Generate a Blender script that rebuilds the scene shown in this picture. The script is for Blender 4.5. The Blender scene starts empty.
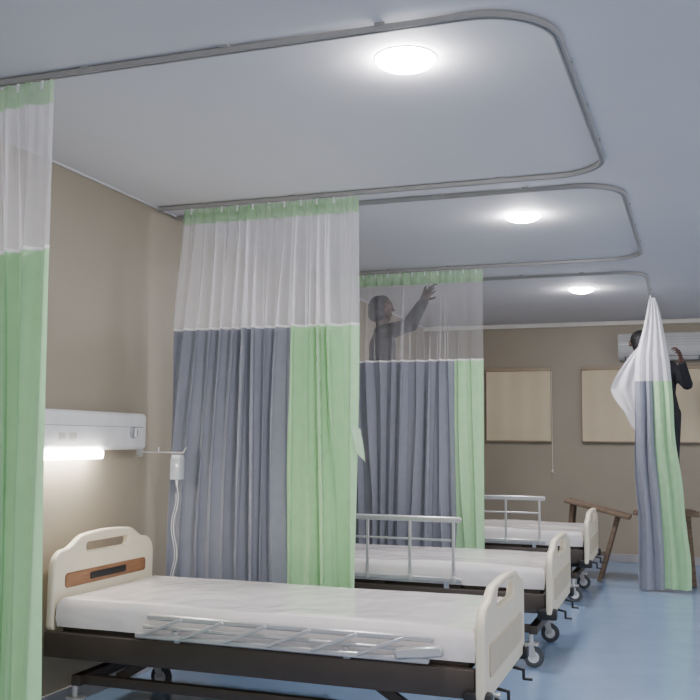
import bpy, bmesh, math, random
from mathutils import Vector, Matrix, noise
random.seed(3)
scene=bpy.context.scene
COL=scene.collection
H=2.85; BACK=11.2; ZF=0.10   # ZF = floor level

# ---------------------------------------------------------------- materials
def lin(c):
    return tuple(((v/255)/12.92 if v/255<=0.04045 else ((v/255+0.055)/1.055)**2.4) for v in c)+(1.0,)
def mat(name,c,rough=0.6,metal=0.0,var=0.06,vscale=8.0,bump=0.0,bscale=60.0,coat=0.0,stretch=None,emit=None,estr=0.0,transl=0.0,alpha=None,bdist=0.01,bdistort=0.0):
    m=bpy.data.materials.new(name); m.use_nodes=True
    nt=m.node_tree; nt.nodes.clear()
    out=nt.nodes.new('ShaderNodeOutputMaterial')
    p=nt.nodes.new('ShaderNodeBsdfPrincipled')
    p.inputs['Roughness'].default_value=rough; p.inputs['Metallic'].default_value=metal
    p.inputs['Coat Weight'].default_value=coat
    p.inputs['Coat Roughness'].default_value=0.12
    tc=nt.nodes.new('ShaderNodeTexCoord'); mp=nt.nodes.new('ShaderNodeMapping')
    nt.links.new(tc.outputs['Object'],mp.inputs['Vector'])
    if stretch: mp.inputs['Scale'].default_value=stretch
    nz=nt.nodes.new('ShaderNodeTexNoise'); nz.inputs['Scale'].default_value=vscale; nz.inputs['Detail'].default_value=5
    nt.links.new(mp.outputs['Vector'],nz.inputs['Vector'])
    rp=nt.nodes.new('ShaderNodeValToRGB')
    L=lin(c)
    rp.color_ramp.elements[0].position=0.3; rp.color_ramp.elements[1].position=0.7
    rp.color_ramp.elements[0].color=tuple(v*(1-var) for v in L[:3])+(1,)
    rp.color_ramp.elements[1].color=tuple(min(1,v*(1+var)) for v in L[:3])+(1,)
    nt.links.new(nz.outputs['Fac'],rp.inputs['Fac'])
    nt.links.new(rp.outputs['Color'],p.inputs['Base Color'])
    if bump>0:
        n2=nt.nodes.new('ShaderNodeTexNoise'); n2.inputs['Scale'].default_value=bscale; n2.inputs['Detail'].default_value=2.5 if coat>0.5 else 4; n2.inputs['Distortion'].default_value=bdistort
        nt.links.new(mp.outputs['Vector'],n2.inputs['Vector'])
        bp=nt.nodes.new('ShaderNodeBump'); bp.inputs['Strength'].default_value=bump; bp.inputs['Distance'].default_value=bdist
        nt.links.new(n2.outputs['Fac'],bp.inputs['Height']); nt.links.new(bp.outputs['Normal'],p.inputs['Normal'])
        if coat>0: nt.links.new(bp.outputs['Normal'],p.inputs['Coat Normal'])
    if emit:
        p.inputs['Emission Color'].default_value=lin(emit); p.inputs['Emission Strength'].default_value=estr
    last=p.outputs['BSDF']
    if transl>0:
        t=nt.nodes.new('ShaderNodeBsdfTranslucent'); nt.links.new(rp.outputs['Color'],t.inputs['Color'])
        mx=nt.nodes.new('ShaderNodeMixShader'); mx.inputs[0].default_value=transl
        nt.links.new(last,mx.inputs[1]); nt.links.new(t.outputs[0],mx.inputs[2]); last=mx.outputs[0]
    if alpha is not None:
        t=nt.nodes.new('ShaderNodeBsdfTransparent')
        mx=nt.nodes.new('ShaderNodeMixShader'); mx.inputs[0].default_value=alpha
        nt.links.new(t.outputs[0],mx.inputs[1]); nt.links.new(last,mx.inputs[2]); last=mx.outputs[0]
    nt.links.new(last,out.inputs['Surface'])
    return m

M_wall=mat('wall_paint_taupe',(158,148,130),0.45,var=0.03,vscale=2,bump=0.15,bscale=120)
M_ceil=mat('ceiling_paint',(212,210,211),0.8,var=0.015,vscale=1.5,bump=0.05,bscale=150)
M_floor=mat('blue_vinyl',(130,153,182),0.18,var=0.06,vscale=5,bump=0.02,bscale=30)
M_trim=mat('trim_white',(224,220,210),0.5)
M_base=mat('baseboard_grey',(160,160,162),0.5)
M_green=mat('mint_fabric',(182,224,174),0.85,var=0.04,vscale=14,bump=0.1,bscale=300,transl=0.22)
M_greenhead=mat('mint_header',(180,218,172),0.85,var=0.10,vscale=20,transl=0.35,alpha=0.68)
M_grey=mat('slate_fabric',(146,149,159),0.85,var=0.04,vscale=14,bump=0.1,bscale=300,transl=0.12)
M_net=mat('white_net',(252,250,253),0.8,var=0.02,vscale=30,transl=0.3,alpha=0.42)
M_net2=mat('white_net_sheer',(252,250,252),0.8,var=0.02,vscale=30,transl=0.3,alpha=0.17)
M_netw=mat('white_net_bunched',(250,248,252),0.8,var=0.03,vscale=30,transl=0.4,alpha=0.85)
M_hem=mat('hem_white',(240,238,236),0.8,transl=0.2)
M_tie=mat('tie_pale_green',(196,228,192),0.85,transl=0.2)
M_track=mat('track_aluminium',(160,158,154),0.45,metal=0.1,var=0.04)
M_cream=mat('abs_cream',(230,220,194),0.4,var=0.02,coat=0.15)
M_wood=mat('wood_laminate',(140,100,70),0.45,var=0.25,vscale=6,stretch=(3,1,12))
M_insert=mat('insert_beige_grey',(196,184,158),0.45)
M_black=mat('black_plastic',(32,31,32),0.45)
M_darksteel=mat('dark_brown_steel',(72,63,56),0.45,metal=0.2)
M_alu=mat('brushed_aluminium',(200,198,196),0.35,metal=0.4,var=0.04)
M_mattress=mat('plastic_wrapped_mattress',(244,236,232),0.25,var=0.02,vscale=4,bump=0.28,bscale=4.0,coat=0.7,bdist=0.03,bdistort=0.8)
M_rubber=mat('caster_rubber',(80,82,86),0.6)
M_white=mat('white_enamel',(226,226,226),0.4,coat=0.2)
M_acw=mat('ac_white',(190,190,188),0.45,coat=0.1)
M_greyp=mat('grey_plastic',(140,142,146),0.5)
M_lamp=mat('led_diffuser',(255,255,255),0.5,emit=(250,248,255),estr=340)
M_bedlamp=mat('bed_lamp_diffuser',(255,255,255),0.5,emit=(255,250,244),estr=55)
M_blind=mat('cream_blind_fabric',(210,195,164),0.8,var=0.02,vscale=3)
M_frame=mat('brown_window_frame',(160,142,118),0.5)
M_glass=mat('dark_night_glass',(40,44,52),0.1)
M_timber=mat('rough_timber',(112,94,76),0.8,var=0.3,vscale=5,stretch=(2,8,8),bump=0.3,bscale=40)
M_skin=mat('skin_brown',(80,56,45),0.6,var=0.05)
M_hair=mat('black_hair',(18,16,16),0.6,bump=0.5,bscale=90)
M_shirt=mat('black_shirt',(26,26,32),0.85,bump=0.3,bscale=25)
M_shirt2=mat('charcoal_shirt',(18,18,23),0.85,bump=0.3,bscale=25)
M_pants=mat('dark_trousers',(36,36,44),0.85,bump=0.3,bscale=25)
M_clear=mat('clear_plastic',(225,232,236),0.15,coat=0.4,alpha=0.5)
M_eye=mat('eye_dark',(20,15,12),0.2)

# ---------------------------------------------------------------- geometry helpers
class B:
    def __init__(s): s.bm=bmesh.new()
    def box(s,a,b,bev=0.0,rot=None,seg=2):
        c=[(a[i]+b[i])/2 for i in range(3)]; d=[abs(b[i]-a[i]) for i in range(3)]
        t=bmesh.new(); bmesh.ops.create_cube(t,size=1)
        bmesh.ops.scale(t,vec=d,verts=t.verts)
        if bev>0: bmesh.ops.bevel(t,geom=t.edges[:]+t.verts[:],offset=min(bev,min(d)*0.49),segments=seg,profile=0.5,affect='EDGES')
        if rot is not None: bmesh.ops.transform(t,matrix=rot.to_4x4(),verts=t.verts)
        bmesh.ops.translate(t,vec=c,verts=t.verts)
        s._add(t); return s
    def beam(s,p0,p1,w,h,bev=0.004,up=(0,0,1)):
        p0=Vector(p0);p1=Vector(p1); d=p1-p0; L=d.length; x=d.normalized()
        u=Vector(up)
        if abs(x.dot(u))>0.98: u=Vector((0,1,0))
        y=u.cross(x).normalized(); z=x.cross(y)
        R=Matrix((x,y,z)).transposed()
        c=(p0+p1)/2
        return s.box(c-Vector((L/2,w/2,h/2)),c+Vector((L/2,w/2,h/2)),bev,rot=R,seg=1)
    def cyl(s,p0,p1,r,r2=None,n=14):
        p0=Vector(p0);p1=Vector(p1); d=p1-p0
        t=bmesh.new()
        bmesh.ops.create_cone(t,cap_ends=True,segments=n,radius1=r,radius2=r if r2 is None else r2,depth=d.length)
        q=Vector((0,0,1)).rotation_difference(d.normalized())
        bmesh.ops.transform(t,matrix=Matrix.Translation((p0+p1)/2)@q.to_matrix().to_4x4(),verts=t.verts)
        s._add(t); return s
    def sph(s,c,r,sc=(1,1,1),n=14,rot=None):
        t=bmesh.new(); bmesh.ops.create_uvsphere(t,u_segments=n,v_segments=max(8,n*2//3),radius=r)
        bmesh.ops.scale(t,vec=sc,verts=t.verts)
        if rot is not None: bmesh.ops.transform(t,matrix=rot.to_4x4(),verts=t.verts)
        bmesh.ops.translate(t,vec=c,verts=t.verts); s._add(t); return s
    def tube(s,pts,r,n=10):
        for i in range(len(pts)-1):
            s.cyl(pts[i],pts[i+1],r,n=n)
            if i>0: s.sph(pts[i],r*1.0,n=n)
        return s
    def cone(s,p0,r0,p1,r1,n=14):
        s.sph(p0,r0,n=n); s.sph(p1,r1,n=n); s.cyl(p0,p1,r0,r1,n=n); return s
    def _add(s,t):
        me=bpy.data.meshes.new('t'); t.to_mesh(me); t.free(); s.bm.from_mesh(me); bpy.data.meshes.remove(me)
    def obj(s,name,m,parent=None,smooth=True,label=None):
        me=bpy.data.meshes.new(name); bmesh.ops.recalc_face_normals(s.bm,faces=s.bm.faces); s.bm.to_mesh(me); s.bm.free()
        return reg(name,me,m,parent,smooth,label)
def reg(name,me,m,parent=None,smooth=True,label=None):
    o=bpy.data.objects.new(name,me); COL.objects.link(o)
    if m: me.materials.append(m)
    if smooth:
        for p in me.polygons: p.use_smooth=True
        try: me.set_sharp_from_angle(angle=math.radians(38))
        except Exception: pass
    if parent is not None: o.parent=parent
    if label: o['label']=label
    return o
def top(o,label,cat,group=None):
    o['label']=label; o['category']=cat
    if group: o['group']=group
    return o
def empty(name,loc,label,cat,group=None,rotz=0):
    o=bpy.data.objects.new(name,None); o.empty_display_size=0.1; COL.objects.link(o); o.location=loc; o.rotation_euler=(0,0,rotz)
    return top(o,label,cat,group)
def bake(o):
    bpy.context.view_layer.update()
    dg=bpy.context.evaluated_depsgraph_get(); ev=o.evaluated_get(dg)
    me=bpy.data.meshes.new_from_object(ev)
    return me
def remesh(builder,name,m,parent,vox,smooth_it=3,label=None):
    me=bpy.data.meshes.new('tmp'); builder.bm.to_mesh(me); builder.bm.free()
    o=bpy.data.objects.new('tmp',me); COL.objects.link(o)
    md=o.modifiers.new('r','REMESH'); md.mode='VOXEL'; md.voxel_size=vox
    sm=o.modifiers.new('s','SMOOTH'); sm.iterations=smooth_it; sm.factor=0.5
    me2=bake(o); bpy.data.objects.remove(o)
    me2.name=name
    for p in me2.polygons: p.use_smooth=True
    ob=bpy.data.objects.new(name,me2); COL.objects.link(ob)
    me2.materials.clear(); me2.materials.append(m)
    if parent: ob.parent=parent
    if label: ob['label']=label
    return ob
def shape2d(name,outer,holes,thick,bev,m,parent,matrix):
    cu=bpy.data.curves.new('c','CURVE'); cu.dimensions='2D'; cu.fill_mode='BOTH'; cu.extrude=thick/2-bev; cu.bevel_depth=bev; cu.bevel_resolution=2; cu.offset=-bev
    for pl in [outer]+holes:
        sp=cu.splines.new('POLY'); sp.points.add(len(pl)-1); sp.use_cyclic_u=True
        for i,p in enumerate(pl): sp.points[i].co=(p[0],p[1],0,1)
    o=bpy.data.objects.new('c',cu); COL.objects.link(o)
    me=bake(o); bpy.data.objects.remove(o); me.transform(matrix); me.name=name; me.materials.clear()
    return reg(name,me,m,parent,True)
def rrect(cx,cy,w,h,r,n=6):
    P=[]
    for (ox,oy,a0) in ((1,1,0),(-1,1,90),(-1,-1,180),(1,-1,270)):
        for i in range(n+1):
            a=math.radians(a0+90*i/n)
            P.append((cx+ox*(w/2-r)+r*math.cos(a),cy+oy*(h/2-r)+r*math.sin(a)))
    return P

# ---------------------------------------------------------------- room (right and front walls left out so world light fills in)
XR=7.5; YF=-2.5
def struct(name,a,b,m,bev=0.0):
    o=B().box(a,b,bev).obj(name,m,smooth=False); o['kind']='structure'; return o
struct('floor',(-0.15,YF-0.15,ZF-0.1),(XR+0.15,BACK+0.15,ZF),M_floor)
struct('ceiling',(-0.15,YF-0.15,H),(XR+0.15,BACK+0.15,H+0.1),M_ceil)
struct('wall_left',(-0.15,YF-0.15,ZF),(0,BACK+0.15,H),M_wall)
struct('wall_back',(0,BACK,ZF),(XR,BACK+0.15,H),M_wall)
struct('trim_1',(0.0,BACK-0.045,H-0.05),(XR,BACK,H),M_trim,0.008)
struct('trim_2',(0,YF,H-0.012),(0.012,BACK-0.045,H),M_ceil,0.003)
struct('baseboard_left',(0,YF,ZF),(0.015,BACK-0.015,ZF+0.09),M_base,0.003)
struct('baseboard_back',(0,BACK-0.015,ZF),(XR,BACK,ZF+0.09),M_base,0.003)

# windows
def window(i,x0,x1,z0,z1,nm):
    b=B(); f=0.022
    b.box((x0-f,BACK-0.03,z0-f),(x0,BACK,z1+f),0.004).box((x1,BACK-0.03,z0-f),(x1+f,BACK,z1+f),0.004)
    b.box((x0,BACK-0.03,z1),(x1,BACK,z1+f),0.004).box((x0,BACK-0.045,z0-f),(x1,BACK,z0),0.004)
    for k in range(1,nm):
        xm=x0+(x1-x0)*k/nm; b.box((xm-0.02,BACK-0.025,z0),(xm+0.02,BACK,z1),0.003)
    w=b.obj('window_%d'%i,M_frame,smooth=False); w['kind']='structure'
    g=B().box((x0,BACK-0.008,z0),(x1,BACK-0.002,z1)).obj('window_glass',M_glass,parent=w,smooth=False)
def blind(x0,x1,z0,z1,label,cord=True):
    e=empty('window_blind',((x0+x1)/2,BACK-0.06,z0),label,'window blind','cream window blinds')
    hw=(x1-x0)/2; bm=bmesh.new(); n=40; rows=10
    V=[[bm.verts.new((-hw+2*hw*i/n,0.004*math.sin(i*0.5),(z1-z0)*j/rows)) for i in range(n+1)] for j in range(rows+1)]
    for j in range(rows):
        for i in range(n): bm.faces.new((V[j][i],V[j][i+1],V[j+1][i+1],V[j+1][i]))
    me=bpy.data.meshes.new('blind_fabric'); bm.to_mesh(me); bm.free(); reg('blind_fabric',me,M_blind,e)
    B().box((-hw-0.01,-0.018,z1-z0-0.02),(hw+0.01,0.02,z1-z0+0.015),0.006).obj('blind_headrail',M_frame,e)
    B().box((-hw,-0.008,-0.012),(hw,0.008,0.004),0.003).obj('bottom_bar',M_frame,e)
    if cord:
        b=B().tube([(hw+0.012,-0.012,z1-z0-0.02),(hw+0.014,-0.012,-0.33)],0.0035,6); b.sph((hw+0.014,-0.012,-0.35),0.012,(1,1,1.8),8)
        b.obj('pull_cord',M_trim,e)
window(1,0.80,1.54,1.47,2.28,2); blind(0.79,1.55,1.46,2.30,'cream fabric blind over a small high window')
window(2,1.92,3.35,1.47,2.28,3); blind(1.91,2.62,1.46,2.30,'cream fabric blind beside the wall air conditioner',False)
blind(2.66,3.36,1.46,2.30,'cream fabric blind behind the standing worker',False)

# air conditioner
ac=empty('air_conditioner',(2.80,BACK,2.38),'white split air conditioner mounted high on the taupe wall','air conditioner')
out=[(0,0),(-0.12,0.0),(-0.19,0.05),(-0.215,0.12),(-0.215,0.27),(-0.20,0.30),(0,0.30)]
bm=bmesh.new()
va=[bm.verts.new((-0.47,y-0.0,z)) for y,z in out]; vb=[bm.verts.new((0.47,y,z)) for y,z in out]
bm.faces.new(va); bm.faces.new(vb[::-1])
for i in range(len(out)):
    j=(i+1)%len(out); bm.faces.new((va[i],vb[i],vb[j],va[j]))
bmesh.ops.recalc_face_normals(bm,faces=bm.faces)
bmesh.ops.bevel(bm,geom=bm.edges[:],offset=0.012,segments=2,affect='EDGES')
me=bpy.data.meshes.new('casing'); bm.to_mesh(me); bm.free(); reg('casing',me,M_acw,ac)
B().box((-0.40,-0.188,0.012),(0.40,-0.125,0.03),0.003,rot=Matrix.Rotation(math.radians(-32),3,'X')).obj('air_outlet',M_black,ac)
B().box((-0.39,-0.197,0.015),(0.39,-0.14,0.022),0.002,rot=Matrix.Rotation(math.radians(-38),3,'X')).obj('louver',M_acw,ac)
b=B()
for k in range(4): b.box((-0.44,-0.219,0.16+k*0.03),(0.44,-0.213,0.163+k*0.03))
b.obj('front_grille',M_greyp,ac,False)

# ---------------------------------------------------------------- ceiling lights
def downlight(x,y):
    e=empty('ceiling_light',(x,y,H),'round white LED ceiling light, switched on','ceiling light','round ceiling lights')
    b=B(); t=bmesh.new()
    prof=[(0.110,0),(0.114,0),(0.114,-0.003),(0.112,-0.004),(0.110,-0.003)]
    n=40; rings=[[t.verts.new((r*math.cos(2*math.pi*i/n),r*math.sin(2*math.pi*i/n),z)) for r,z in prof] for i in range(n)]
    for i in range(n):
        for k in range(len(prof)):
            t.faces.new((rings[i][k],rings[(i+1)%n][k],rings[(i+1)%n][(k+1)%5],rings[i][(k+1)%5]))
    b._add(t); b.obj('rim',M_white,e)
    d=B().sph((0,0,-0.001),0.110,(1,1,0.36),32).obj('diffuser',M_lamp,e)
for p in [(2.05,3.2),(2.08,5.74),(2.15,8.72),(2.05,0.5),(4.9,1.2),(4.9,4.6),(4.9,8.2)]: downlight(*p)  # first three are in view; the rest are unseen lights added for fill

# ---------------------------------------------------------------- tracks
def track(pts,label,cornerr=0.26):
    P=[Vector((p[0],p[1],0)) for p in pts]; path=[P[0]]
    for i in range(1,len(P)-1):
        a=(P[i-1]-P[i]).normalized(); c=(P[i+1]-P[i]).normalized()
        ctr=P[i]+a*cornerr+c*cornerr
        for k in range(11):
            an=k/10*math.pi/2
            path.append(ctr-c*cornerr*math.cos(an)-a*cornerr*math.sin(an))
    path.append(P[-1])
    bm=bmesh.new(); w=0.012; hh=0.010; rings=[]
    for i,p in enumerate(path):
        d=((path[min(i+1,len(path)-1)]-path[max(i-1,0)])).normalized(); nrm=Vector((-d.y,d.x,0))
        z=H-0.016
        rings.append([bm.verts.new(p+nrm*a+Vector((0,0,z+c))) for a,c in ((-w,-hh),(-w*0.3,-hh),(-w*0.3,-hh*0.5),(w*0.3,-hh*0.5),(w*0.3,-hh),(w,-hh),(w,hh),(-w,hh))])
    for i in range(len(rings)-1):
        for k in range(8): bm.faces.new((rings[i][k],rings[i+1][k],rings[i+1][(k+1)%8],rings[i][(k+1)%8]))
    bm.faces.new(rings[0]); bm.faces.new(rings[-1][::-1])
    bmesh.ops.recalc_face_normals(bm,faces=bm.faces)
    me=bpy.data.meshes.new('curtain_track'); bm.to_mesh(me); bm.free()
    o=reg('curtain_track',me,M_track,None,True); top(o,label,'curtain track','aluminium ceiling curtain tracks')
    for i in range(len(path)-1):
        seg=(path[i+1]-path[i]).length
        if seg>0.5:
            n=int(seg/0.6)+1
            for k in range(n):
                q=path[i].lerp(path[i+1],(k+0.5)/n)
                B().box((q.x-0.018,q.y-0.018,H-0.007),(q.x+0.018,q.y+0.018,H),0.002).obj('ceiling_bracket',M_track,o)
    return o
track([(0.0,2.90),(2.60,2.90),(2.65,4.87),(0.0,4.87)],'U-shaped aluminium curtain rail above the bed with folded side rails')
track([(0.0,5.10),(2.70,5.10),(2.74,7.28),(0.0,7.28)],'U-shaped aluminium curtain rail around the second bed bay')
track([(0.0,7.87),(2.74,7.87),(2.74,9.15)],'curved aluminium curtain rail with the hanging curtain at its end')

# ---------------------------------------------------------------- curtains
def sheet(fn,s0,s1,z0,z1,name,m,parent,ds=0.003,rows=None,label=None,W=1.0):
    n=max(4,int((s1-s0)*W/ds)); rows=rows or max(2,int((z1-z0)/0.05)); bm=bmesh.new()
    V=[[bm.verts.new(fn(s0+(s1-s0)*i/n,z0+(z1-z0)*j/rows)) for i in range(n+1)] for j in range(rows+1)]
    for j in range(rows):
        for i in range(n): bm.faces.new((V[j][i],V[j][i+1],V[j+1][i+1],V[j+1][i]))
    me=bpy.data.meshes.new(name); bm.to_mesh(me); bm.free(); return reg(name,me,m,parent,True,label)
def curtain(x0,x1,y,panels,label,seed=0,lam=0.105,amp=0.036,zbot=0.16,net=M_net,flare=(0,0),znet=2.10,hd=0.09,fa=0.008):
    W=x1-x0; e=empty('privacy_curtain',(x0,y,0),label,'curtain','ward privacy curtains')
    ztop=H-0.034
    def fn(s,z):
        t=(ztop-z)/(ztop-zbot)
        x=s*W
        ph=2*math.pi*x/lam+6.0*noise.noise(Vector((x*3.1,seed*7.3,t*0.8)))+3.5*noise.noise(Vector((x*9,seed*3.3,t*1.2)))
        a=amp*(0.40+0.60*min(1,t*3.5))*(0.45+1.2*abs(noise.noise(Vector((x*6,seed,t*0.9)))))
        fine=math.exp(-t*9)*fa*math.sin(2*math.pi*x/0.028+3*noise.noise(Vector((x*20,seed,0))))
        yy=a*math.sin(ph)+a*0.30*math.sin(2*ph+1)+a*0.25*math.sin(0.37*ph+seed)
        xx=x+0.36*a*math.sin(2*ph)*min(1,s*8,(1-s)*8)
        fl=math.sin(min(1,t)*math.pi*0.62)
        xx+=flare[0]*fl*(1-s)+flare[1]*fl*s
        return Vector((xx,max(-amp*1.15,min(amp*1.15,yy+fine)),z))
    sheet(fn,0,1,ztop-hd,ztop,'header_band',M_greenhead,e,W=W,rows=4)
    sheet(fn,0,1,znet,ztop-hd,'net_panel',net,e,W=W)
    sheet(fn,0,1,znet-0.014,znet,'hem_band',M_hem,e,W=W,rows=2)
    for (a,b_,mm,lb) in panels:
        sheet(fn,a,b_,zbot,znet-0.014,'fabric_panel',mm,e,W=W,label=lb)
    n=max(3,int(W/0.1))
    for k in range(n):
        xx=W*(k+0.5)/n
        B().box((xx-0.004,-0.004,ztop-0.03),(xx+0.004,0.004,ztop+0.006),0.001).obj('glider',M_white,e,False)
    return e,fn
c1,f1=curtain(0.06,0.735,2.90,[(0,0.5,M_grey,'slate grey fabric'),(0.5,1,M_green,'mint green fabric')],'mint green privacy curtain with white net top beside the bedhead unit',seed=1,lam=0.085,amp=0.045,flare=(0,0.035),znet=2.17)
c2,f2=curtain(0.19,1.30,4.87,[(0,0.655,M_grey,'slate grey fabric'),(0.655,1,M_green,'mint green fabric')],'grey and mint privacy curtain, white net top, ending behind a bed',seed=2,lam=0.078,amp=0.048,flare=(-0.07,0.0),zbot=0.36)
c3,f3=curtain(0.15,1.52,7.28,[(0,0.835,M_grey,'slate grey fabric'),(0.835,1,M_green,'mint green fabric')],'grey privacy curtain, mint edge, sheer net top, behind the second bed',seed=5,lam=0.095,amp=0.046,net=M_net2,zbot=0.36,hd=0.10,fa=0.003)
def flap(parent,x,z,w,h,m):
    bm=bmesh.new(); R=8; C=5
    V=[[bm.verts.new((x+w*(i/C)+0.030*(j/R),-0.058-0.006*math.sin(i*1.7+j*0.6),z-h*j/R*(0.8+0.2*i/C)-0.02*(i/C))) for i in range(C+1)] for j in range(R+1)]
    for j in range(R):
        for i in range(C): bm.faces.new((V[j][i],V[j][i+1],V[j+1][i+1],V[j+1][i]))
    me=bpy.data.meshes.new('tie_flap'); bm.to_mesh(me); bm.free(); reg('tie_flap',me,m,parent)
flap(c2,1.095,1.53,0.055,0.18,M_tie)

# hanging bunched curtain at the end of the third rail
e=empty('hanging_curtain',(2.74,9.10,0),'bunched privacy curtain, net top, grey and mint below','curtain','ward privacy curtains')
zt=H-0.05; zb_=ZF+0.01
def fh(s,z):
    t=(zt-z)/(zt-0.03)
    wl=-0.02-0.130*min(1,t/0.20)**0.9-0.015*t; wr=0.02+0.135*min(1,t/0.22)**0.8+0.15*max(0,t-0.1)
    wl+=0.014*math.sin(t*8+1)+0.006*math.sin(t*19); wr+=0.020*math.sin(t*7+2)+0.006*math.sin(t*23)
    x=wl+(wr-wl)*s
    ph=s*2*math.pi*4.2+2.2*noise.noise(Vector((s*4,t*1.5,3)))
    a=0.006+0.024*min(1,t*2.2)*(0.5+0.9*abs(noise.noise(Vector((s*5,t,9)))))
    return Vector((x+0.004*math.sin(2*ph),a*math.sin(ph),z+ (0.03*s*(1-s)*(1+math.sin(ph*0.5))+0.02*s if t>0.9 else 0)))
sheet(fh,0,1,2.02,zt,'net_panel',M_netw,e,W=0.5)
sheet(fh,0,0.50,zb_,2.02,'fabric_panel',M_grey,e,W=0.6,label='slate grey fabric')
sheet(fh,0.50,1,zb_,2.02,'fabric_panel',M_green,e,W=0.6,label='mint green fabric')
B().tube([(0.0,0,zt-0.02),(0,0,H-0.027)],0.004,6).obj('glider_hook',M_white,e)
def fd(s,t):
    x=-0.02-0.04*t-0.34*math.sin(min(1,0.08+t*1.2)*math.pi*0.66)*s*(1-0.55*max(0,t-0.5)/0.5)
    z=2.46-0.06*s-1.02*t+0.22*s*t*t
    return Vector((x,0.065+0.018*math.sin(s*16+t*2),z))
bm=bmesh.new(); n=60; rws=30
V=[[bm.verts.new(fd(i/n,j/rws)) for i in range(n+1)] for j in range(rws+1)]
for j in range(rws):
    for i in range(n): bm.faces.new((V[j][i],V[j][i+1],V[j+1][i+1],V[j+1][i]))
me=bpy.data.meshes.new('net_drape'); bm.to_mesh(me); bm.free(); reg('net_drape',me,M_netw,e)

# ---------------------------------------------------------------- bedhead wall unit
u=empty('bedhead_unit',(0,3.5,1.385),'white wall-mounted bedhead unit with reading lamp switched on','bedhead unit')
B().box((0,0,0),(0.085,1.20,0.205),0.025,seg=3).obj('housing',M_white,u)
B().box((0.084,0.03,0.125),(0.0865,1.15,0.128)).obj('groove',M_greyp,u,False)
B().box((0.015,0.28,-0.045),(0.10,0.76,0.004),0.012).obj('reading_lamp',M_bedlamp,u)
for yy in (0.38,0.47):
    B().box((0.083,yy,0.04),(0.088,yy+0.06,0.09),0.003).obj('power_socket',M_trim,u)
kb=B().cyl((0.082,1.05,0.095),(0.100,1.05,0.095),0.034,0.030,24).obj('control_knob',M_greyp,u)
B().box((0.098,1.044,0.07),(0.108,1.056,0.12),0.003).obj('knob_grip',M_white,kb)

# wall arm with clear flow meter and hanging tube
a=empty('flow_meter',(0,4.755,1.37),'clear plastic flow meter on a chrome wall arm with hanging tube','flow meter')
b=B().cyl((0,0,0),(0.012,0,0),0.03,n=18).tube([(0.0,0,0),(0.29,0,0)],0.006).tube([(0.29,0,0),(0.31,0,0.03)],0.005); b.cyl((0.13,0,0),(0.13,0,0.03),0.005); b.obj('arm',M_alu,a)
B().box((0.222,-0.028,-0.155),(0.288,0.028,-0.03),0.008).obj('bottle',M_clear,a)
B().box((0.226,-0.024,-0.035),(0.284,0.024,-0.012),0.006).obj('bottle_cap',M_white,a)
B().cyl((0.268,-0.010,-0.14),(0.268,-0.010,-0.04),0.007,n=10).obj('flow_tube',M_greyp,a)
B().cyl((0.255,0,-0.155),(0.255,0,-0.19),0.010,0.005).obj('outlet_nozzle',M_white,a)
pts=[(0.255+0.014*math.sin(k*0.5),-0.004,-0.18-0.6*k/24) for k in range(25)]
B().tube(pts,0.0025,6).tube([(p[0]-0.014,p[1],p[2]) for i,p in enumerate(pts[2:])],0.002,6).obj('hose',M_white,a)

# ---------------------------------------------------------------- beds
def panel(name,parent,x,z0,z1,w,arch,ins,mi,plate,slot):
    hw=w/2
    half=[]
    for k in range(7):
        an=-90+90*k/6; half.append((hw-0.03+0.03*math.cos(math.radians(an)),z0+0.03+0.03*math.sin(math.radians(an))))
    zc=z1-arch; r=0.09
    half.append((hw,zc-r-0.05))
    for k in range(9):
        an=math.radians(90*k/8); half.append((hw-r+r*math.cos(an),zc-r+r*math.sin(an)))
    m=10
    for k in range(1,m+1):
        q=k/m; sm=q*q*(3-2*q)
        half.append((hw-r-0.16*q,zc+arch*0.85*sm))
    for k in range(1,5):
        yy=(hw-r-0.16)*(1-k/5); half.append((yy,z1-arch*0.15*(yy/(hw-r-0.16))**2))
    P=half+[(0,z1)]+[(-a_,b_) for a_,b_ in reversed(half)]
    Q=[]
    for p in P:
        if not Q or (Vector(p)-Vector(Q[-1])).length>1e-4: Q.append(p)
    M=Matrix(((0,0,1,x),(1,0,0,0),(0,1,0,0),(0,0,0,1)))
    ho=[rrect(0,z1-arch*0.15-0.065,w*0.42,slot,slot*0.48)]
    e_=shape2d(name,Q,ho,0.038,0.012,M_cream,parent,M)
    ic,ih=ins
    for sx in (-1,1):
        xx=x+sx*0.020
        wi=shape2d('panel_insert',rrect(0,ic,w*0.80,ih,0.02),[],0.010,0.003,mi,e_,Matrix(((0,0,1,xx),(1,0,0,0),(0,1,0,0),(0,0,0,1))))
        if plate: shape2d('name_plate',rrect(0.0,ic,w*0.36,ih*0.5,0.01),[],0.006,0.002,M_black,wi,Matrix(((0,0,1,xx+sx*0.005),(1,0,0,0),(0,1,0,0),(0,0,0,1))))
    return e_
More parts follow.
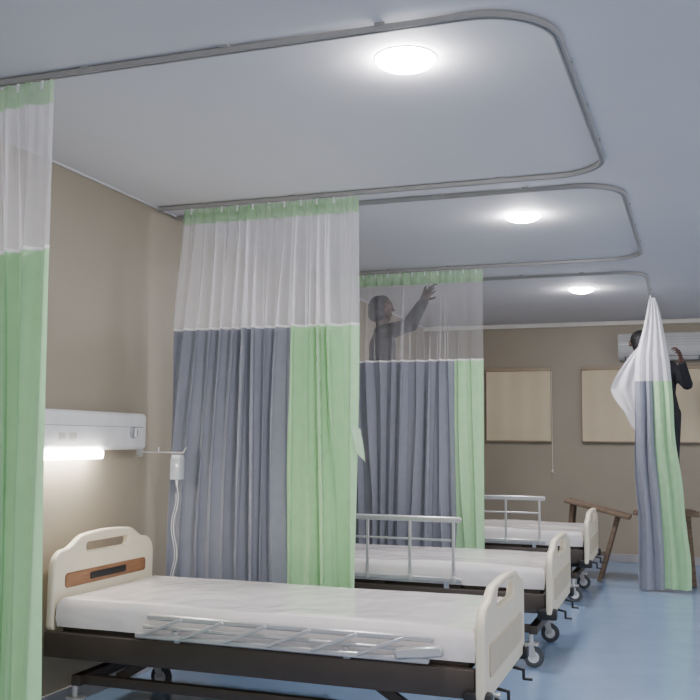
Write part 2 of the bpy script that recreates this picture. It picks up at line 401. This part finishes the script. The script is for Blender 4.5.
def side_rail(parent,ys,raised,x0=0.42,x1=1.62):
    s=1 if ys>0 else -1
    b=B(); y=ys
    if raised:
        zt_,zb=0.965,0.60
        b.beam((x0,y,zt_),(x1,y,zt_),0.022,0.035,0.008)
        b.beam((x0+0.04,y,0.84),(x1-0.04,y,0.84),0.014,0.014,0.005)
        b.beam((x0,y,zb),(x1,y,zb),0.022,0.03,0.006)
        n=5
        for k in range(n):
            xx=x0+0.05+(x1-x0-0.1)*k/(n-1)
            b.beam((xx,y+s*0.004,zb-0.02),(xx,y+s*0.004,zt_),0.012,0.018,0.003,up=(1,0,0))
            b.box((xx-0.016,y-0.014,zb-0.02),(xx+0.016,y+0.014,zb+0.02),0.004)
    else:
        zt_,zb=0.655,0.610
        b.beam((x0+0.16,y,zt_),(x1+0.28,y,zt_),0.024,0.026,0.007)
        b.beam((x0+0.14,y,zb),(x1+0.26,y,zb),0.018,0.016,0.005)
        b.beam((x0+0.10,y,zb-0.040),(x1+0.26,y,zb-0.040),0.022,0.026,0.006)
        n=6
        for k in range(n):
            xx=x0+0.14+(x1-x0-0.18)*k/(n-1)
            b.beam((xx,y+s*0.014,zb-0.035),(xx+0.20,y+s*0.014,zt_),0.010,0.016,0.003)
        b.beam((x1+0.12,y+s*0.01,zb-0.02),(x1+0.32,y+s*0.01,zb+0.005),0.03,0.045,0.008)
    for xx in (x0+0.3,x1-0.1):
        b.beam((xx,y,0.60),(xx,y-s*0.07,0.47),0.02,0.03,0.003,up=(1,0,0))
    return b.obj('side_rail',M_alu,parent)
def caster(parent,x,y,r=0.062):
    zc=ZF+r
    w=B()
    t=bmesh.new(); bmesh.ops.create_cone(t,cap_ends=True,segments=24,radius1=r,radius2=r,depth=0.03)
    bmesh.ops.bevel(t,geom=[e_ for e_ in t.edges if abs(e_.verts[0].co.z-e_.verts[1].co.z)<1e-5],offset=0.008,segments=2,affect='EDGES')
    bmesh.ops.rotate(t,cent=(0,0,0),matrix=Matrix.Rotation(math.pi/2,3,'X'),verts=t.verts); bmesh.ops.translate(t,vec=(x,y,zc),verts=t.verts)
    w._add(t); c=w.obj('caster',M_rubber,parent)
    B().cyl((x,y-0.018,zc),(x,y+0.018,zc),r*0.55,n=20).obj('wheel_hub',M_white,c)
    f=B(); zt_=ZF+2*r
    for s in (-1,1): f.beam((x,y+s*0.024,zc),(x-0.02,y+s*0.024,zt_+0.015),0.004,0.04,0.001,up=(1,0,0))
    f.box((x-0.05,y-0.028,zt_+0.006),(x+0.03,y+0.028,zt_+0.02),0.004).cyl((x-0.015,y,zt_+0.01),(x-0.015,y,ZF+0.20),0.014)
    f.obj('caster_fork',M_alu,c)
def mattress(parent,L0,L1,z0,z1,hw,seed,amp):
    nx=130; ny=56; bm=bmesh.new(); r=0.025
    xs=[L0+(L1-L0)*i/nx for i in range(nx+1)]; ys=[-hw+2*hw*j/ny for j in range(ny+1)]
    def hgt(x,y):
        d=min(x-L0,L1-x,y+hw,hw-y)
        ed=0 if d>=r else -(r-math.sqrt(max(0,r*r-(r-d)**2)))
        n=noise.noise(Vector((x*1.8,y*2.6,seed)))*amp*1.6+abs(noise.noise(Vector((x*5+3*noise.noise(Vector((x*2,y*2,seed))),y*4,seed+5))))*amp*0.6
        n+=noise.noise(Vector((x*10+3*noise.noise(Vector((x*3,y*3,seed+2))),y*7,seed+3)))*amp*0.3
        return z1+ed+n*min(1,d/0.05)
    G=[[bm.verts.new((x,y,hgt(x,y))) for y in ys] for x in xs]
    for i in range(nx):
        for j in range(ny): bm.faces.new((G[i][j],G[i+1][j],G[i+1][j+1],G[i][j+1]))
    loop=[G[i][0] for i in range(nx+1)]+[G[nx][j] for j in range(1,ny+1)]+[G[i][ny] for i in range(nx-1,-1,-1)]+[G[0][j] for j in range(ny-1,0,-1)]
    prev=loop; K=6
    for k in range(1,K+1):
        cur=[]
        for v in loop:
            z=v.co.z+(z0-v.co.z)*k/K
            bul=0.004*math.sin(k/K*math.pi)+0.004*noise.noise(Vector((v.co.x*7,v.co.y*7,k*0.8+seed)))
            dx=1 if v.co.x>=L1-1e-6 else (-1 if v.co.x<=L0+1e-6 else 0); dy=1 if v.co.y>=hw-1e-6 else (-1 if v.co.y<=-hw+1e-6 else 0)
            cur.append(bm.verts.new((v.co.x+dx*bul,v.co.y+dy*bul,z)))
        for i in range(len(loop)):
            j=(i+1)%len(loop); bm.faces.new((prev[i],prev[j],cur[j],cur[i]))
        prev=cur
    bm.faces.new(prev)
    bmesh.ops.recalc_face_normals(bm,faces=bm.faces)
    me=bpy.data.meshes.new('mattress'); bm.to_mesh(me); bm.free()
    return reg('mattress',me,M_mattress,parent,True,'cream mattress still wrapped in clear plastic')
def bed(x,y,raised,label,seed,Lf=2.12,amp=0.006,rail=(0.42,1.62)):
    e=empty('hospital_bed',(x,y,0),label,'hospital bed','cream hospital beds')
    panel('headboard',e,0.03,0.54,0.985,0.89,0.07,(0.765,0.07),M_wood,True,0.045)
    panel('footboard',e,Lf-0.03,0.42,0.86,1.00,0.06,(0.57,0.13),M_insert,False,0.08)
    b=B()
    for s in (-1,1): b.box((0.015,s*0.435-0.025,0.43),(Lf-0.06,s*0.435+0.025,0.545),0.006)
    for xx in (0.08,0.5,1.0,1.5,Lf-0.1): b.box((xx-0.02,-0.42,0.43),(xx+0.02,0.42,0.47),0.004)
    zl=ZF+0.20
    for s in (-1,1):
        b.box((0.014,s*0.25-0.02,0.43),(0.05,s*0.25+0.02,0.60),0.004)
        b.box((0.14,s*0.36-0.02,zl),(Lf-0.12,s*0.36+0.02,zl+0.045),0.004)
        b.beam((0.35,s*0.34,zl+0.035),(0.55,s*0.34,0.45),0.02,0.045); b.beam((Lf-0.35,s*0.34,zl+0.035),(Lf-0.55,s*0.34,0.45),0.02,0.045)
    for xx in (0.16,Lf-0.14): b.box((xx-0.025,-0.40,zl-0.005),(xx+0.025,0.40,zl+0.045),0.004)
    b.obj('frame',M_darksteel,e)
    d=B()
    for k in range(4):
        xa=0.08+k*(Lf-0.16)/4; d.box((xa,-0.405,0.525),(xa+(Lf-0.16)/4-0.01,0.405,0.565),0.008)
    d.obj('mattress_deck',M_darksteel,e)
    mt=mattress(e,0.065,Lf-0.065,0.567,0.695,0.43,seed,amp)
    side_rail(e,-0.475,raised,*rail); side_rail(e,0.475,False,*rail)
    for xx in (0.16,Lf-0.14):
        for s in (-1,1): caster(e,xx,s*0.38)
    for s in (-1,1):
        B().box((Lf-0.10,s*0.465-0.03,0.40),(Lf+0.012,s*0.465+0.03,0.465),0.012).obj('corner_bumper',M_black,e)
    for s in (-0.2,0.2):
        B().tube([(Lf-0.1,s,0.43),(Lf+0.03,s,0.41),(Lf+0.03,s,0.37),(Lf+0.07,s,0.37)],0.007).obj('crank_handle',M_black,e)
    return e
bed(0.12,4.22,False,'cream hospital bed, folded side rails, beside the lit bedhead unit',1.3,amp=0.006)
bed(0.13,6.20,True,'cream hospital bed with raised side rail and crinkled plastic cover',4.1,amp=0.010,rail=(0.35,1.56))
bed(0.12,8.66,True,'cream hospital bed with a raised side rail near the trestle bench',7.7,amp=0.010,rail=(0.5,1.75))

# ---------------------------------------------------------------- trestle bench (worker stands on it)
t=empty('trestle_bench',(1.93,9.68,0),'rough wooden trestle bench the curtain fitter stands on','bench')
TB=0.80
b=B()
for k in range(3): b.box((0.60+0.02*k,-0.21+k*0.145,TB-0.045),(1.20-0.03*k,-0.21+k*0.145+0.135,TB),0.004)
b.obj('plank_top',M_timber,t,False)
for xx in (0.70,1.10):
    for s in (-1,1):
        B().beam((xx,s*0.13,TB-0.05),(xx+(-0.03 if xx<0.9 else 0.04),s*0.18,ZF+0.006),0.045,0.04,0.003,up=(1,0,0)).obj('leg',M_timber,t,False)
    B().beam((xx,-0.20,TB-0.07),(xx,0.20,TB-0.07),0.05,0.05).obj('cross_bearer',M_timber,t,False)
B().beam((0.68,-0.205,0.36),(1.12,-0.21,0.40),0.03,0.05).obj('stretcher',M_timber,t,False)
# sloping wooden stand beside it
sh=empty('wooden_stand',(2.08,9.68,0),'rough wooden stand with sloping plank top beside the trestle bench','stand')
b=B()
for k in range(3): b.beam((-0.20,-0.14+k*0.14,0.87),(0.42,-0.14+k*0.14,0.72),0.125,0.03,0.004)
b.obj('sloping_top',M_timber,sh,False)
for s in (-1,1):
    B().beam((-0.13,s*0.13,0.84),(-0.20,s*0.18,ZF+0.006),0.035,0.04,0.003,up=(1,0,0)).obj('leg',M_timber,sh,False)
    B().beam((0.30,s*0.13,0.735),(0.12,s*0.18,ZF+0.006),0.035,0.04,0.003,up=(1,0,0)).obj('leg',M_timber,sh,False)
B().beam((-0.19,-0.185,0.36),(0.19,-0.185,0.38),0.02,0.04).obj('stretcher',M_timber,sh,False)

# step ladder behind the grey curtain
l=empty('step_ladder',(0.62,7.60,0),'aluminium step ladder the curtain fitter stands on','ladder')
TL=0.98
b=B()
for s in (-1,1):
    b.beam((0.12,s*0.17,TL-0.02),(0.42,s*0.20,ZF+0.010),0.02,0.05); b.beam((-0.12,s*0.17,TL-0.02),(-0.40,s*0.20,ZF+0.010),0.02,0.04)
b.obj('frame',M_alu,l)
B().box((-0.17,-0.19,TL-0.03),(0.17,0.19,TL),0.006).obj('platform',M_alu,l)
for k in range(1,4):
    q=k/4; zz=ZF+(TL-ZF)*q
    B().box((0.42-0.30*q-0.05,-0.185,zz-0.02),(0.42-0.30*q+0.04,0.185,zz+0.005),0.004).obj('tread',M_alu,l)

# ---------------------------------------------------------------- people
def person(name,loc,J,face,label,shirt,sleeve=0.55,curl=1.0):
    e=empty(name,loc,label,'person')
    V={k:Vector(v) for k,v in J.items()}
    F=Vector(face).normalized()
    S=(V['shR']-V['shL']).normalized()
    mid=(V['shR']+V['shL'])/2; pel=(V['hipL']+V['hipR'])/2; waist=pel.lerp(mid,0.42); chest=pel.lerp(mid,0.78)
    def torso(b,ex,n=16):
        for s in (-1,1):
            b.cone(pel+S*s*0.065,0.098+ex,waist+S*s*0.055,0.085+ex,n); b.cone(waist+S*s*0.055,0.085+ex,chest+S*s*0.08,0.098+ex,n)
            b.cone(chest+S*s*0.08,0.098+ex,mid+S*s*0.11-Vector((0,0,0.02)),0.062+ex,n)
        b.cone(pel,0.10+ex,chest,0.10+ex,n); b.cone(chest,0.10+ex,mid,0.07+ex,n)
    bb=B(); torso(bb,0)
    hc=V['head']
    bb.cone(mid,0.062,V['head']-Vector((0,0,0.08)),0.050)
    bb.sph(hc+Vector((0,0,0.015)),0.092,(1,1,1.08)); bb.sph(hc-F*0.012+Vector((0,0,0.02)),0.094)
    bb.cone(hc+F*0.025-Vector((0,0,0.045)),0.062,hc+F*0.045-Vector((0,0,0.092)),0.032)
    bb.cone(hc+F*0.085+Vector((0,0,0.012)),0.010,hc+F*0.108-Vector((0,0,0.025)),0.014)
    hs=F.cross(Vector((0,0,1))).normalized()
    bb.cone(hc+F*0.082-hs*0.02-Vector((0,0,0.058)),0.010,hc+F*0.082+hs*0.02-Vector((0,0,0.058)),0.010)
    for s in (-1,1):
        bb.sph(hc+hs*s*0.094-Vector((0,0,0.01)),0.028,(0.6,0.6,1.1))
        bb.cone(hc+F*0.080+hs*s*0.018+Vector((0,0,0.03)),0.012,hc+F*0.070+hs*s*0.05+Vector((0,0,0.03)),0.011)
    for sd in 'LR':
        sh,el,wr=V['sh'+sd],V['el'+sd],V['wr'+sd]
        bb.cone(sh,0.052,el,0.039); bb.cone(el,0.039,el.lerp(wr,0.3),0.040); bb.cone(el.lerp(wr,0.3),0.040,wr,0.026)
        hip,kn,an=V['hip'+sd],V['kn'+sd],V['an'+sd]
        bb.cone(hip,0.088,kn,0.056); bb.cone(kn,0.056,kn.lerp(an,0.3),0.056); bb.cone(kn.lerp(an,0.3),0.056,an,0.036)
        bb.cone(an,0.036,V['toe'+sd],0.026)
        d=(wr-el).normalized(); pn=V.get('palm'+sd,Vector((0,-1,0))); pn=(pn-d*pn.dot(d)).normalized(); w=d.cross(pn)
        if sd=='L': w=-w
        palm=wr+d*0.085
        for q in (-1,0,1): bb.cone(wr+w*q*0.012,0.019,palm+w*q*0.026,0.015,10)
        for i,(off,Ls) in enumerate(((-0.038,0.075),(-0.013,0.088),(0.012,0.083),(0.037,0.066))):
            p=palm+w*off
            ca=0
            for k,(fr,ang) in enumerate(((0.45,25),(0.30,45),(0.25,35))):
                ca+=ang*curl
                dd=(d*math.cos(math.radians(ca))+pn*math.sin(math.radians(ca))+w*off*3).normalized()
                q2=p+dd*Ls*fr; bb.cone(p,0.0092-0.001*k,q2,0.0085-0.001*k,8); p=q2
        p=wr+d*0.03-w*0.03; td=(d*0.7-w*0.8+pn*0.25).normalized()
        q2=p+td*0.04; bb.cone(p,0.013,q2,0.011,8); q3=q2+(td+d*0.6).normalized()*0.032; bb.cone(q2,0.011,q3,0.009,8)
    remesh(bb,'body',M_skin,e,0.0055,1)
    sb=B(); torso(sb,0.014)
    for sd in 'LR':
        sh,el,hip=V['sh'+sd],V['el'+sd],V['hip'+sd]
        sb.cone(mid,0.07,sh,0.064); sb.cone(sh,0.064,sh.lerp(el,sleeve*1.3 if sleeve<0.7 else 1.0),0.056)
        if sleeve>=0.9: sb.cone(el,0.054,el.lerp(V['wr'+sd],0.85),0.038)
    sb.cone(mid-Vector((0,0,0.0)),0.075,mid+(V['head']-mid)*0.22,0.06)
    remesh(sb,'shirt',shirt,e,0.011,4)
    tb=B()
    for s in (-1,1): tb.cone(pel+S*s*0.06-Vector((0,0,0.01)),0.116,pel+S*s*0.06-Vector((0,0,0.06)),0.108)
    for sd in 'LR':
        hip,kn,an=V['hip'+sd],V['kn'+sd],V['an'+sd]
        tb.cone(hip,0.104,kn,0.074); tb.cone(kn,0.074,an,0.056)
    remesh(tb,'trousers',M_pants,e,0.011,4)
    hb=B(); up=Vector((0,0,1))
    hb.sph(hc-F*0.024+up*0.026,0.098); hb.sph(hc-F*0.038-up*0.025,0.086); hb.sph(hc+F*0.004+up*0.050,0.072)
    remesh(hb,'hair',M_hair,e,0.009,2)
    for s in (-1,1): B().sph(hc+F*0.083+hs*s*0.032+Vector((0,0,0.008)),0.011,n=10).obj('eye',M_eye,e)
    for sd in 'LR':
        an,to=V['an'+sd],V['toe'+sd]
        fb=B().cone(an+Vector((0,0,-0.035))-(to-an)*0.2,0.040,to+Vector((0,0,0.004)),0.034)
        remesh(fb,'shoe',M_black,e,0.008,2)
    return e
person('person',(0.58,7.60,TL),dict(
    head=(0.0,0.0,1.59),shL=(-0.04,0.15,1.37),shR=(0.06,-0.15,1.38),
    elL=(0.19,0.13,1.46),elR=(0.30,-0.12,1.43),wrL=(0.36,0.02,1.66),wrR=(0.42,-0.09,1.67),
    hipL=(0.0,0.09,0.90),hipR=(0.0,-0.09,0.90),knL=(0.03,0.09,0.50),knR=(0.03,-0.09,0.50),
    anL=(0,0.09,0.085),anR=(0,-0.09,0.085),toeL=(0.13,0.09,0.042),toeR=(0.13,-0.09,0.042),
    palmL=(0.5,-1,0),palmR=(0.9,0.4,-0.3)),(0.80,0.55,0.2),'worker in dark clothes on a ladder, arms raised to curtain rail',M_shirt2,sleeve=1.0,curl=0.55)
person('person',(2.83,9.69,TB),dict(
    head=(-0.21,0.0,1.64),shL=(-0.19,-0.09,1.40),shR=(0.07,0.09,1.40),
    elL=(-0.18,-0.22,1.13),elR=(0.22,0.0,1.22),wrL=(-0.26,-0.32,1.34),wrR=(0.17,-0.16,1.45),
    hipL=(-0.08,-0.06,0.93),hipR=(0.06,0.06,0.93),knL=(-0.08,-0.08,0.50),knR=(0.06,0.08,0.50),
    anL=(-0.08,-0.09,0.085),anR=(0.08,0.09,0.085),toeL=(-0.13,0.03,0.042),toeR=(0.04,0.17,0.042),
    palmL=(0.3,-1,0.3),palmR=(-1,-0.3,0)),(-0.15,1.0,0.0),'worker in black shirt and dark trousers handling the hanging curtain',M_shirt,sleeve=1.0)

# ---------------------------------------------------------------- world & camera
w=bpy.data.worlds.new('World'); scene.world=w; w.use_nodes=True
w.node_tree.nodes['Background'].inputs[0].default_value=(1.0,0.96,0.95,1); w.node_tree.nodes['Background'].inputs[1].default_value=0.9
cam=bpy.data.cameras.new('camera'); co=bpy.data.objects.new('camera',cam); COL.objects.link(co)
cam.sensor_width=36; cam.sensor_height=36; cam.angle=math.radians(41.05); cam.clip_start=0.05
co.matrix_world=Matrix.Translation((2.97,0,1.45))@Matrix.Rotation(math.radians(19.4),4,'Z')@Matrix.Rotation(math.radians(95.5),4,'X')@Matrix.Rotation(math.radians(0.5),4,'Z')
scene.camera=co
